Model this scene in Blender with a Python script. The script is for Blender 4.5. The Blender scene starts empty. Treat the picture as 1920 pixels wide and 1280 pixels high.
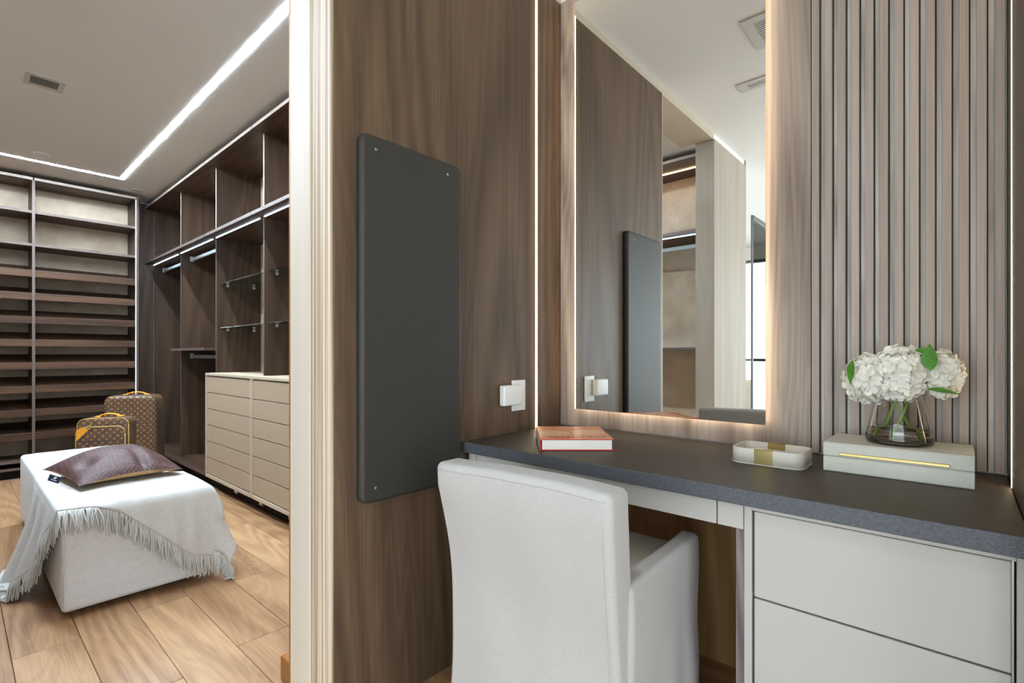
import bpy, bmesh, math, random
from mathutils import Vector, Matrix
R = random.Random(7)
sc = bpy.context.scene
col = sc.collection
PI = math.pi

# ------------------------------------------------------------------ camera
cam = bpy.data.objects.new('camera', bpy.data.cameras.new('camera'))
col.objects.link(cam)
cam.location = (0, 0, 1.05)
cam.rotation_euler = (PI/2, 0, math.radians(90-48.164))
cam.data.sensor_width = 36; cam.data.lens = 940/1920*36
cam.data.shift_y = 24/1920
cam.data.clip_start = .02
sc.camera = cam

# ------------------------------------------------------------------ world, light, exposure
w = bpy.data.worlds.new('overcast_sky'); sc.world = w; w.use_nodes = True
bg = w.node_tree.nodes['Background']
bg.inputs[0].default_value = (.88, .95, 1, 1); bg.inputs[1].default_value = 4.9
sc.view_settings.view_transform = 'Standard'; sc.view_settings.look = 'None'
sc.view_settings.gamma = 1; sc.view_settings.use_curve_mapping = False
sc.view_settings.exposure = 0.62
sc.cycles.max_bounces = 10; sc.cycles.diffuse_bounces = 6; sc.cycles.glossy_bounces = 5
sc.cycles.transmission_bounces = 10; sc.cycles.transparent_max_bounces = 12
sc.cycles.use_denoising = True
sc.cycles.sample_clamp_indirect = 6.0

def portal(name, loc, rot, sx, sy):
    l = bpy.data.lights.new(name, 'AREA'); l.shape = 'RECTANGLE'; l.size = sx; l.size_y = sy
    l.cycles.is_portal = True
    o = bpy.data.objects.new(name, l); col.objects.link(o); o.location = loc; o.rotation_euler = rot
WY = -4.3      # window wall
portal('window_portal', (-1.2, WY-.02, 1.27), (PI/2, 0, 0), 7.0, 2.3)
portal('window_portal', (3.02, -1.9, 1.27), (0, PI/2, 0), 2.3, 4.0)

# ------------------------------------------------------------------ helpers
def lin(h):
    h = h.lstrip('#')
    v = [int(h[i:i+2], 16)/255 for i in (0, 2, 4)]
    return tuple(x/12.92 if x <= .04045 else ((x+.055)/1.055)**2.4 for x in v) + (1,)

def woff(p):
    v = Vector((0, 0, 0))
    while p is not None:
        v += p.location; p = p.parent
    return v

def link(name, me, mat, parent=None, loc=None, smooth=False):
    """me is in world coordinates; it is moved into the frame of its parent, or of loc for a top-level mesh"""
    off = woff(parent) if parent is not None else Vector(loc or (0, 0, 0))
    if off.length > 0:
        me.transform(Matrix.Translation(-off))
    o = bpy.data.objects.new(name, me); col.objects.link(o)
    if mat is not None:
        for m in (mat if isinstance(mat, (list, tuple)) else [mat]):
            me.materials.append(m)
    if parent is not None: o.parent = parent
    elif loc is not None: o.location = loc
    if smooth:
        for p in me.polygons: p.use_smooth = True
    return o

def tag(o, label=None, cat=None, group=None, kind=None):
    if label: o['label'] = label
    if cat: o['category'] = cat
    if group: o['group'] = group
    if kind: o['kind'] = kind
    return o

def empty(name, loc, label=None, cat=None, group=None, kind=None):
    o = bpy.data.objects.new(name, None); col.objects.link(o); o.location = loc
    o.empty_display_size = .05
    return tag(o, label, cat, group, kind)

def bm_mesh(bm, name='m'):
    bmesh.ops.recalc_face_normals(bm, faces=bm.faces)
    me = bpy.data.meshes.new(name); bm.to_mesh(me); bm.free(); return me

def bm_box(bm, a, b, bev=0, seg=1):
    lo = [min(a[i], b[i]) for i in range(3)]; hi = [max(a[i], b[i]) for i in range(3)]
    t = bmesh.new()
    bmesh.ops.create_cube(t, size=1)
    for v in t.verts:
        v.co = Vector([lo[i] if v.co[i] < 0 else hi[i] for i in range(3)])
    if bev > 0:
        bmesh.ops.bevel(t, geom=t.edges[:], offset=bev, segments=seg, profile=.5, affect='EDGES')
    me = bpy.data.meshes.new('t'); t.to_mesh(me); t.free()
    bm.from_mesh(me); bpy.data.meshes.remove(me)

def box(name, a, b, mat, parent=None, bev=0.0, seg=1, loc=None, front=None, smooth=False):
    """box between two corners; front = (axis, sign, material) gives the faces on that side another material"""
    bm = bmesh.new(); bm_box(bm, a, b, bev, seg)
    me = bm_mesh(bm, name)
    mats = [mat]
    if front:
        ax, sg, fm = front
        mats.append(fm)
        for p in me.polygons:
            if p.normal[ax]*sg > .9: p.material_index = 1
    if parent is None and loc is None:
        loc = ((a[0]+b[0])/2, (a[1]+b[1])/2, min(a[2], b[2]))
    o = link(name, me, mats, parent, loc, smooth)
    return o

def boxes(name, lst, mat, parent=None, bev=0, loc=None):
    bm = bmesh.new()
    for a, b in lst: bm_box(bm, a, b, bev)
    return link(name, bm_mesh(bm, name), mat, parent, loc)

def pyd(name, verts, faces, mat, parent=None, loc=None, smooth=True):
    me = bpy.data.meshes.new(name); me.from_pydata([tuple(v) for v in verts], [], faces); me.update()
    return link(name, me, mat, parent, loc, smooth)

def axis_pts(h, r, nc, n):
    a = [-h + r - r*math.cos(PI/2*i/nc)*1.0 for i in range(nc)] if r > 0 else [-h]
    a = [-h + r*(1-math.cos(0)) + r*(i/nc) for i in range(nc)] if r > 0 else [-h]
    mid = [(-h+r) + (2*(h-r))*i/n for i in range(n+1)]
    b = [-x for x in reversed(a)]
    if r <= 0: return [-h + 2*h*i/n for i in range(n+1)]
    return a + mid + b

def rbox_mesh(h, r, n=(2, 2, 2), nc=4, fn=None, center=(0, 0, 0)):
    """rounded box of half sizes h, corner radius r, with an optional vertex function"""
    P = [axis_pts(h[i], r, nc, n[i]) for i in range(3)]
    bm = bmesh.new(); cache = {}
    def V(i, j, k):
        key = (i, j, k)
        if key not in cache:
            p = Vector((P[0][i], P[1][j], P[2][k]))
            inner = Vector([max(-h[q]+r, min(h[q]-r, p[q])) for q in range(3)])
            d = p - inner
            if d.length > 1e-9:
                mx = max(abs(x) for x in d)
                # even angular spread over the corner
                e = Vector([math.tan(PI/4*x/r)*r if r > 0 else x for x in d])
                d = e.normalized()*r
            p = inner + d
            if fn: p = Vector(fn(p))
            cache[key] = bm.verts.new(p + Vector(center))
        return cache[key]
    N = [len(P[i])-1 for i in range(3)]
    for a, b, c in ((0, 1, 2), (1, 2, 0), (2, 0, 1)):
        for side in (0, N[c]):
            for i in range(N[a]):
                for j in range(N[b]):
                    q = []
                    for (x, y) in ((i, j), (i+1, j), (i+1, j+1), (i, j+1)):
                        idx = [0, 0, 0]; idx[a] = x; idx[b] = y; idx[c] = side
                        q.append(V(*idx))
                    try: bm.faces.new(q)
                    except ValueError: pass
    return bm_mesh(bm)

def rbox(name, a, b, r, mat, parent=None, n=(2, 2, 2), nc=3, fn=None, loc=None):
    h = [abs(b[i]-a[i])/2 for i in range(3)]; c = [(a[i]+b[i])/2 for i in range(3)]
    me = rbox_mesh(h, min(r, min(h)*.999), n, nc, fn, c)
    if parent is None and loc is None: loc = (c[0], c[1], min(a[2], b[2]))
    return link(name, me, mat, parent, loc, True)

def tube_geo(pts, r, n=6, verts=None, faces=None, cap=True):
    verts = [] if verts is None else verts; faces = [] if faces is None else faces
    pts = [Vector(p) for p in pts]; base = len(verts)
    rr = r if isinstance(r, (list, tuple)) else [r]*len(pts)
    prev = None
    for i, p in enumerate(pts):
        d = (pts[min(i+1, len(pts)-1)] - pts[max(i-1, 0)]).normalized()
        if prev is None:
            up = Vector((0, 0, 1)) if abs(d.z) < .9 else Vector((1, 0, 0))
            u = d.cross(up).normalized()
        else:
            u = (prev - d*prev.dot(d)).normalized()
        prev = u; v = d.cross(u)
        for k in range(n):
            a = 2*PI*k/n
            verts.append(p + (u*math.cos(a) + v*math.sin(a))*rr[i])
    for i in range(len(pts)-1):
        for k in range(n):
            faces.append((base+i*n+k, base+i*n+(k+1) % n, base+(i+1)*n+(k+1) % n, base+(i+1)*n+k))
    if cap:
        faces.append(tuple(base+k for k in reversed(range(n))))
        faces.append(tuple(base+(len(pts)-1)*n+k for k in range(n)))
    return verts, faces

def tube(name, pts, r, mat, parent=None, n=8, loc=None):
    v, f = tube_geo(pts, r, n)
    return pyd(name, v, f, mat, parent, loc)

def lathe(name, prof, center, mat, parent=None, n=48, loc=None, axis='Z', close=False):
    """prof = list of (radius, height) about an axis through center"""
    verts = []; faces = []
    for (r, z) in prof:
        for k in range(n):
            a = 2*PI*k/n
            if axis == 'Z': p = (r*math.cos(a), r*math.sin(a), z)
            elif axis == 'X': p = (z, r*math.cos(a), r*math.sin(a))
            else: p = (r*math.sin(a), z, r*math.cos(a))
            verts.append(Vector(p)+Vector(center))
    m = len(prof)
    for i in range(m-1 if not close else m):
        j = (i+1) % m
        for k in range(n):
            faces.append((i*n+k, i*n+(k+1) % n, j*n+(k+1) % n, j*n+k))
    if not close:
        faces.append(tuple(reversed(range(n)))); faces.append(tuple((m-1)*n+k for k in range(n)))
    bm = bmesh.new()
    bv = [bm.verts.new(v) for v in verts]
    for f in faces:
        try: bm.faces.new([bv[i] for i in f])
        except ValueError: pass
    bmesh.ops.remove_doubles(bm, verts=bm.verts, dist=1e-6)
    return link(name, bm_mesh(bm, name), mat, parent, loc, True)

# ------------------------------------------------------------------ materials
class X:
    """small expression wrapper over Math nodes"""
    def __init__(s, nt, sock): s.nt = nt; s.s = sock
    def op(s, o, b=None, c=None):
        n = s.nt.nodes.new('ShaderNodeMath'); n.operation = o
        for i, q in enumerate((s, b, c)):
            if q is None: continue
            if isinstance(q, X): s.nt.links.new(q.s, n.inputs[i])
            else: n.inputs[i].default_value = q
        return X(s.nt, n.outputs[0])
    def __add__(s, b): return s.op('ADD', b)
    def __sub__(s, b): return s.op('SUBTRACT', b)
    def __mul__(s, b): return s.op('MULTIPLY', b)
    def __truediv__(s, b): return s.op('DIVIDE', b)
    def lt(s, b): return s.op('LESS_THAN', b)
    def gt(s, b): return s.op('GREATER_THAN', b)
    def min(s, b): return s.op('MINIMUM', b)
    def max(s, b): return s.op('MAXIMUM', b)
    def fr(s): return s.op('FRACT')
    def fl(s): return s.op('FLOOR')
    def abs(s): return s.op('ABSOLUTE')
    def sin(s): return s.op('SINE')
    def pow(s, b): return s.op('POWER', b)
    def sqrt(s): return s.op('SQRT')

class Mat:
    def __init__(s, name, rough=.5, spec=.5, metal=0, color=None):
        s.m = bpy.data.materials.new(name); s.m.use_nodes = True; s.nt = s.m.node_tree
        s.b = s.nt.nodes['Principled BSDF']
        s.b.inputs['Roughness'].default_value = rough
        s.b.inputs['Specular IOR Level'].default_value = spec
        s.b.inputs['Metallic'].default_value = metal
        if color: s.b.inputs['Base Color'].default_value = lin(color) if isinstance(color, str) else color
    def node(s, t, **k):
        n = s.nt.nodes.new(t)
        for a, v in k.items(): setattr(n, a, v)
        return n
    def coords(s, rnd=0):
        tc = s.node('ShaderNodeTexCoord')
        v = tc.outputs['Object']
        if rnd:
            oi = s.node('ShaderNodeObjectInfo')
            vm = s.node('ShaderNodeVectorMath', operation='SCALE'); vm.inputs[0].default_value = (rnd, rnd*1.7, rnd*.6)
            s.nt.links.new(oi.outputs['Random'], vm.inputs['Scale'])
            ad = s.node('ShaderNodeVectorMath', operation='ADD')
            s.nt.links.new(v, ad.inputs[0]); s.nt.links.new(vm.outputs[0], ad.inputs[1]); v = ad.outputs[0]
        return v
    def scale(s, v, sc):
        m = s.node('ShaderNodeVectorMath', operation='MULTIPLY'); s.nt.links.new(v, m.inputs[0]); m.inputs[1].default_value = sc
        return m.outputs[0]
    def noise(s, v, scale, detail=2, rough=.5, dist=0):
        n = s.node('ShaderNodeTexNoise'); s.nt.links.new(v, n.inputs['Vector'])
        n.inputs['Scale'].default_value = scale; n.inputs['Detail'].default_value = detail
        n.inputs['Roughness'].default_value = rough; n.inputs['Distortion'].default_value = dist
        return X(s.nt, n.outputs['Fac'])
    def voronoi(s, v, scale):
        n = s.node('ShaderNodeTexVoronoi'); s.nt.links.new(v, n.inputs['Vector']); n.inputs['Scale'].default_value = scale
        return X(s.nt, n.outputs['Distance'])
    def sep(s, v):
        n = s.node('ShaderNodeSeparateXYZ'); s.nt.links.new(v, n.inputs[0])
        return [X(s.nt, n.outputs[i]) for i in range(3)]
    def comb(s, x, y, z):
        n = s.node('ShaderNodeCombineXYZ')
        for i, q in enumerate((x, y, z)):
            if isinstance(q, X): s.nt.links.new(q.s, n.inputs[i])
            else: n.inputs[i].default_value = q
        return n.outputs[0]
    def ramp(s, fac, stops):
        n = s.node('ShaderNodeValToRGB'); s.nt.links.new(fac.s, n.inputs[0])
        e = n.color_ramp.elements
        while len(e) < len(stops): e.new(.5)
        for i, (p, c) in enumerate(stops):
            e[i].position = p; e[i].color = lin(c) if isinstance(c, str) else c
        return n.outputs[0]
    def mix(s, fac, a, b):
        n = s.node('ShaderNodeMix', data_type='RGBA')
        s.nt.links.new(fac.s, n.inputs[0])
        for i, q in ((6, a), (7, b)):
            if isinstance(q, (str, tuple)): n.inputs[i].default_value = lin(q) if isinstance(q, str) else q
            else: s.nt.links.new(q, n.inputs[i])
        return n.outputs[2]
    def color(s, sock): s.nt.links.new(sock, s.b.inputs['Base Color'])
    def rough(s, x): s.nt.links.new(x.s, s.b.inputs['Roughness'])
    def bump(s, h, strength=.3, dist=.002):
        n = s.node('ShaderNodeBump'); n.inputs['Strength'].default_value = strength; n.inputs['Distance'].default_value = dist
        s.nt.links.new(h.s, n.inputs['Height']); s.nt.links.new(n.outputs[0], s.b.inputs['Normal'])

def wood(name, dark, light, axis=2, rings=7, size=3.0, rough=.45, spec=.4, rnd=0, along=.07, fibre=170, ring_w=.42, vary=0, sharp=1.0, tone=.25):
    M = Mat(name, rough, spec)
    v = M.coords(rnd)
    s1 = [1, 1, 1]; s1[axis] = along
    s2 = [1, 1, 1]; s2[axis] = along*.18
    n1 = M.noise(M.scale(v, s1), size, 1.6, .45, .25)
    ring = (n1*(rings*2*PI)).sin()*.5+.5
    ring = ring.pow(sharp)
    n2 = M.noise(M.scale(v, s2), fibre, 2.5, .65)
    n3 = M.noise(M.scale(v, s1), size*.45, 1)
    n4 = M.noise(M.scale(v, s1), size*1.7, 3, .55, .4)
    ring2 = (n4*(rings*1.3*2*PI)).sin()*.5+.5
    fac = ring*ring_w + ring2*ring_w*.45 + n2*.5 + n3*tone
    if vary:
        oi = M.node('ShaderNodeObjectInfo')
        fac = fac + (X(M.nt, oi.outputs['Random'])-.5)*vary
    M.color(M.ramp(fac, [(.22, dark), (.95, light)]))
    M.bump(n2, .12, .001)
    return M.m

def plain(name, c, rough=.5, spec=.5, metal=0, mottled=0, bump=0, scale=60):
    M = Mat(name, rough, spec, metal, c)
    if mottled or bump:
        n = M.noise(M.coords(), scale, 3)
        if mottled:
            k = lin(c)
            a = tuple(x*(1-mottled) for x in k[:3])+(1,); b = tuple(min(1, x*(1+mottled)) for x in k[:3])+(1,)
            M.color(M.ramp(n, [(.3, a), (.7, b)]))
        if bump: M.bump(n, bump, .001)
    return M.m

def emit(name, c, strength):
    m = bpy.data.materials.new(name); m.use_nodes = True; nt = m.node_tree
    nt.nodes.remove(nt.nodes['Principled BSDF'])
    e = nt.nodes.new('ShaderNodeEmission'); e.inputs[0].default_value = c; e.inputs[1].default_value = strength
    nt.links.new(e.outputs[0], nt.nodes['Material Output'].inputs[0]); return m

def thin_glass(name, tint=(1, 1, 1, 1)):
    m = bpy.data.materials.new(name); m.use_nodes = True; nt = m.node_tree
    nt.nodes.remove(nt.nodes['Principled BSDF'])
    t = nt.nodes.new('ShaderNodeBsdfTransparent'); t.inputs[0].default_value = tint
    g = nt.nodes.new('ShaderNodeBsdfGlossy'); g.inputs['Roughness'].default_value = .02
    f = nt.nodes.new('ShaderNodeFresnel'); f.inputs[0].default_value = 1.45
    x = nt.nodes.new('ShaderNodeMixShader')
    nt.links.new(f.outputs[0], x.inputs[0]); nt.links.new(t.outputs[0], x.inputs[1]); nt.links.new(g.outputs[0], x.inputs[2])
    nt.links.new(x.outputs[0], nt.nodes['Material Output'].inputs[0]); return m

def glass(name, c=(1, 1, 1, 1), ior=1.45, rough=0):
    M = Mat(name, rough, .5, 0, c); M.b.inputs['Transmission Weight'].default_value = 1; M.b.inputs['IOR'].default_value = ior
    return M.m

def leather(name, c1, c2, scale=420, rough=.5, bump=.35, spec=.4):
    M = Mat(name, rough, spec); v = M.coords()
    d = M.voronoi(v, scale); n = M.noise(v, scale*.5, 2)
    M.color(M.ramp(n, [(.3, c1), (.7, c2)])); M.bump(d, bump, .0008)
    return M.m

def linen(name, c1, c2, scale=900, bump=.25, big=0):
    M = Mat(name, .9, .15); v = M.coords()
    a = M.noise(M.scale(v, (1, 1, .06)), scale, 1); b = M.noise(M.scale(v, (.06, .06, 1)), scale, 1)
    n = (a+b)*.5
    M.color(M.ramp(n, [(.38, c1), (.62, c2)])); M.bump(n, bump, .0007)
    M.b.inputs['Sheen Weight'].default_value = .15
    return M.m

WALNUT = wood('walnut_veneer', '#44362b', '#7b644e', 2, rings=20, size=1.6, along=.09, ring_w=.24, rough=.42)
CLOSETWAL = wood('dark_walnut_veneer', '#271b13', '#533d2d', 2, rings=16, size=1.8, along=.09, ring_w=.26, rough=.45)
WALNUT_X = wood('walnut_veneer_lengthwise', '#271b13', '#513b2c', 0, rings=12, size=2, rough=.45)
WALNUT_Y = wood('walnut_shelf_veneer', '#2a1c13', '#5a402e', 1, rings=12, size=2, rough=.5, spec=.25)
GREYWAL = wood('grey_walnut_veneer', '#6f6158', '#bcada2', 2, rings=13, size=2.4, along=.1, ring_w=.3, rough=.5, spec=.35)
GREYSLAT = wood('grey_walnut_slat', '#958880', '#d3c7bd', 2, rings=3, size=6, rough=.5, spec=.35, rnd=9, fibre=240, ring_w=.15)
SLATBACK = wood('pale_grey_walnut_backing', '#938c86', '#cfc9c3', 2, rings=6, size=7, rough=.5, spec=.35)
OAKPALE = wood('pale_oak', '#cfc5b6', '#e6dfd3', 2, rings=3, size=5, rough=.55, spec=.3, fibre=260, ring_w=.2)
OAKWALL = wood('dimmed_oak_wall', '#a1978a', '#bdb4a6', 2, rings=6, size=3, rough=.6, spec=.2, fibre=260, ring_w=.2)  # pale oak in darker colours, dimming painted in against the strong window light
OAKGRAIN = wood('grained_oak', '#86694a', '#eee1cd', 2, rings=4, size=38, rough=.55, spec=.3, along=.006, fibre=420, ring_w=.42, tone=.1)
OAKFLOOR = wood('oak_plank', '#80583a', '#c09a72', 0, rings=15, size=2.6, rough=.38, spec=.4, rnd=23, along=.13, fibre=150, ring_w=.26, vary=.26)
ORANGEWOOD = wood('honey_wood', '#7a4c1e', '#b87a35', 2, rings=3, size=6)
GABLE = wood('smoked_walnut_veneer', '#5c5256', '#938789', 2, rings=13, size=6, rough=.5)
KNEE = wood('brightened_walnut_veneer', '#86653f', '#c39a6b', 2, rings=14, size=2, along=.09, ring_w=.26, rough=.45)  # walnut in lighter colours, standing in for light missing under the desk
EDGE = plain('taupe_edge_band', '#5f514a', .5, .4)
EDGEPALE = plain('pale_edge_band', '#a8988d', .5, .4)
BACKPANEL = None
M = Mat('taupe_back_panel', .6, .3); _v = M.coords()
M.color(M.ramp(M.noise(_v, 6, 4, .6), [(.3, '#bda890'), (.7, '#dac9b2')])); BACKPANEL = M.m
WHITE = plain('white_paint', '#efeeeb', .7, .3)
CEIL = plain('ceiling_paint', '#f1f1ef', .8, .2)
PLASTIC = plain('white_plastic', '#ecebe8', .35, .5)
LACQ = plain('greige_lacquer', '#b9b7b3', .45, .4)
DRAWERLEA = plain('taupe_leather_front', '#a4917a', .55, .35, 0, .04, .2, 300)
DRAWEREDGE = plain('taupe_lacquer', '#b8a892', .5, .35)
DARK = plain('black_gap', '#15120f', .7, .2)
DARKMETAL = plain('dark_bronze_metal', '#5d4d3f', .38, .5, .55, .08, 0, 8)
STEEL = plain('satin_steel', '#b5bcbd', .3, .5, .9)
ALU = plain('pale_aluminium', '#c4cdcf', .35, .5, .5)
GOLD = plain('brushed_gold', '#d4bf82', .22, .5, 1)
BRASS = plain('warm_brass', '#c9a04e', .3, .5, 1)
SUBFLOOR = plain('dark_underlay', '#2c2118', .9, .1)
LEATHERTOP = leather('charcoal_leather_top', '#40382f', '#4e453b', 520, .5, .25)
LEATHEREDGE = leather('charcoal_leather_edge', '#4a4d54', '#5a5e66', 330, .45, .5)
LEATHERPAD = leather('black_leather_pad', '#34332f', '#403e39', 620, .5, .3)
LINEN = linen('slipcover_linen', '#b3b1b0', '#bcbab9', 1100, .12)
LINENCREAM = linen('seat_linen', '#cbc4b9', '#d8d2c8', 900)
BENCH = linen('bench_linen', '#cacacc', '#dadadc', 500, .3)
WOOL = linen('ivory_wool', '#b6b3ae', '#c8c5c0', 700, .35)
GLASSEDGE = glass('green_tinted_glass', (.82, .97, .93, 1), 1.48)
CLEAR = glass('clear_glass', (.99, 1, .995, 1), 1.45)
WATER = glass('water', (.985, .99, .96, 1), 1.33)
PANE = thin_glass('window_glass', (.96, .98, .98, 1))
MIRROR = Mat('mirror_silver', .0, .5, 1, (.93, .945, .935, 1)).m
LEDCEIL = emit('ceiling_led', (.72, .865, 1, 1), 160)
LEDCOOL = emit('cool_led', (.66, .84, 1, 1), 15)
LEDSHOE = emit('pale_blue_led', (.62, .82, 1, 1), 5)
LEDWARM = emit('warm_led', (1, .77, .48, 1), 11)
LEDAMBER = emit('amber_led', (1, .58, .25, 1), 9)
LEDMIR = emit('mirror_led', (1, .80, .56, 1), 5)
BEIGEWALL = plain('beige_plaster', '#c9bda9', .7, .3)

# ================================================================== THE SETTING
LX = -1.283      # left panelled wall
BY = 1.76        # vanity back wall
RX = .086        # right side panel
HC = 2.60        # ceiling
DY0, DY1 = -.12, .70   # doorway

# floor: slab with planks
floor = box('floor', (-6.4, WY, -.06), (3.0, 1.95, -.012), SUBFLOOR); tag(floor, kind='structure')
PW = .183
plank_mesh = {}
def plank(x0, x1, y0):
    L = round(x1-x0, 3)
    if L not in plank_mesh:
        bm = bmesh.new(); bm_box(bm, (-L/2+.0008, -PW/2+.0008, -.012), (L/2-.0008, PW/2-.0008, 0), .0012, 1)
        me = bm_mesh(bm, 'plank'); me.materials.append(OAKFLOOR); plank_mesh[L] = me
    o = bpy.data.objects.new('plank', plank_mesh[L]); col.objects.link(o)
    o.parent = floor; o.location = Vector(((x0+x1)/2, y0+PW/2, 0)) - floor.location
joints = {2: -2.505, 3: -1.94, 4: -2.51, 0: -2.43, 1: -1.88, 5: -3.3, -1: -3.0, 6: -2.2, 7: -1.5}
k0 = math.floor((WY-.136)/PW)+1
for k in range(k0, 9):
    y0 = .136+PW*k
    j = joints.get(k, -6+R.random()*1.8)
    L = 1.9
    xs = [j+L*n for n in range(-6, 8)]
    xs = [x for x in xs if -6.39 < x < 2.99]
    xs = [-6.39]+[x for x in xs if x > -6.25 and x < 2.85]+[2.99]
    for a, b in zip(xs[:-1], xs[1:]): plank(round(a, 3), round(b, 3), y0)

ceiling = box('ceiling', (-6.45, WY-.2, HC), (3.2, 2.0, HC+.1), CEIL); tag(ceiling, kind='structure')

# vanity left wall (between vanity and closet), clad in walnut
wl = box('wall_left', (LX-.24, DY1, 0), (LX-.012, BY+.1, HC), WHITE); tag(wl, kind='structure')
box('veneer_panel', (LX-.012, DY1-.0, 0), (LX, BY, 2.556), WALNUT, wl, .0012)
box('shadow_gap', (LX-.013, DY1, 2.556), (LX-.008, BY, HC), BEIGEWALL, wl)
# jamb facing the doorway: grained oak toward the vanity, pale oak toward the closet
t1 = box('trim_1', (LX-.108, DY1-.012, 0), (LX-.003, DY1, 2.556), OAKGRAIN, None, .001); tag(t1, kind='structure')
t2 = box('trim_2', (LX-.232, DY1-.016, 0), (LX-.108, DY1, 2.556), OAKPALE, None, .002); tag(t2, kind='structure')
t3 = box('trim_3', (LX-.245, DY1-.014, 0), (LX-.232, DY1+.05, 2.556), ORANGEWOOD, None, .001); tag(t3, kind='structure')
t4 = box('trim_4', (LX-.36, DY1+.01, 0), (LX-.245, DY1+.075, .075), ORANGEWOOD, None, .002); tag(t4, kind='structure')
# header over the doorway
hd = box('trim_5', (LX-.24, DY0, 2.556), (LX-.008, DY1, HC), BEIGEWALL); tag(hd, kind='structure')
# pale oak wall on the other side of the doorway
wo = box('wall_oak', (LX-.133, -.80, 0), (LX-.01, DY0-.012, HC), WHITE); tag(wo, kind='structure')
box('veneer_panel', (LX-.01, -.80, 0), (LX, DY0, 2.556), OAKWALL, wo, .001)
box('veneer_panel', (LX-.133, DY0-.012, 0), (LX-.01, DY0, 2.556), OAKWALL, wo, .001)
box('veneer_panel', (LX-.133, -.812, 0), (LX, -.80, 2.6), OAKWALL, wo, .001)
# vanity back wall
wb = box('wall_back', (LX-.24, BY+.0, 0), (3.0, BY+.12, HC), WHITE); tag(wb, kind='structure')
box('kneehole_panel', (LX, BY-.012, 0), (-.36, BY, .72), KNEE, wb)
# right cheek of the vanity niche
wr = box('wall_right', (RX, 1.06, 0), (RX+.10, BY, HC), DARKMETAL, None, .001); tag(wr, kind='structure')
wr2 = box('wall_right_return', (RX+.10, 1.06, 0), (3.0, 1.16, HC), OAKPALE); tag(wr2, kind='structure')
# closet shell
cb = box('wall_closet_back', (-6.40, -.95, 0), (-6.25, 1.95, HC), WHITE); tag(cb, kind='structure')
cr = box('wall_closet_right', (-6.40, 1.78, 0), (LX-.24, 1.90, HC), WHITE); tag(cr, kind='structure')
cl = box('wall_closet_left', (-6.40, -.86, 0), (LX-.133, -.75, HC), WHITE); tag(cl, kind='structure')
# room behind the camera: window walls
ww = boxes('wall_window', [((-6.4, WY-.15, 0), (-4.8, WY, HC)), ((2.4, WY-.15, 0), (3.1, WY, HC)),
                           ((-4.8, WY-.15, 2.42), (2.4, WY, HC)), ((-4.8, WY-.15, 0), (2.4, WY, .12))], WHITE)
tag(ww, kind='structure')
ws = boxes('wall_side', [((3.0, -3.9-.4, 0), (3.12, -3.9, HC)), ((3.0, .1, 0), (3.12, 1.9, HC)),
                         ((3.0, -3.9, 2.42), (3.12, .1, HC)), ((3.0, -3.9, 0), (3.12, .1, .12))], WHITE)
tag(ws, kind='structure')
wf = box('wall_far', (-6.5, WY, 0), (-6.4, -.86, HC), WHITE); tag(wf, kind='structure')
FRAME = plain('window_frame_grey', '#6d7270', .4, .4, .3)
def window(name, x0, x1, n):
    r = empty(name, ((x0+x1)/2, WY-.06, .12), kind='structure')
    for i in range(n):
        a = x0+(x1-x0)*i/n; b = x0+(x1-x0)*(i+1)/n
        boxes('window_frame', [((a, WY-.08, .12), (a+.03, WY-.04, 2.42)), ((b-.03, WY-.08, .12), (b, WY-.04, 2.42)),
                               ((a+.03, WY-.08, .12), (b-.03, WY-.04, .16)), ((a+.03, WY-.08, 2.38), (b-.03, WY-.04, 2.42)),
                               ((a+.03, WY-.08, .95), (b-.03, WY-.04, .985))], FRAME, r)
        box('pane', (a+.03, WY-.063, .16), (b-.03, WY-.057, .95), PANE, r)
        box('pane', (a+.03, WY-.063, .985), (b-.03, WY-.057, 2.38), PANE, r)
window('window_1', -4.8, 2.4, 5)
r = empty('added_side_window', (3.05, -1.9, .12), kind='structure')  # unseen side window, added for extra daylight on the vanity side
for i in range(3):
    a = -3.9+4/3*i; b = a+4/3
    boxes('window_frame', [((3.03, a, .12), (3.07, a+.03, 2.42)), ((3.03, b-.03, .12), (3.07, b, 2.42)),
                           ((3.03, a+.03, .12), (3.07, b-.03, .16)), ((3.03, a+.03, 2.38), (3.07, b-.03, 2.42))], FRAME, r)
    box('pane', (3.047, a+.03, .16), (3.053, b-.03, 2.38), PANE, r)

# ================================================================== VANITY WALL
MY = 1.742
mb = box('mirror_backboard', (LX+.002, MY, .752), (-.340, BY-.001, 2.556), GREYWAL, None, .0015)
tag(mb, 'grey-brown walnut board behind the lit mirror', 'panel')
mir = empty('mirror', (-.824, 1.72, .825), 'tall frameless mirror glowing at its edges above the desk', 'mirror')
box('mirror_glass', (-1.188, 1.716, .826), (-.460, 1.722, 2.503), MIRROR, mir)
bmx = bmesh.new()
for a, b in (((-1.184, 1.7225, .830), (-1.176, 1.734, 2.499)), ((-.472, 1.7225, .830), (-.464, 1.734, 2.499)),
             ((-1.176, 1.7225, .830), (-.472, 1.734, .838)), ((-1.176, 1.7225, 2.491), (-.472, 1.734, 2.499))):
    bm_box(bmx, a, b)
tag(link('edge_light', bm_mesh(bmx), LEDMIR, mir), 'warm light band around the back of the mirror')
box('mounting_frame', (-1.150, 1.7225, .87), (-.50, MY-.0005, 2.46), WHITE, mir)

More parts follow.
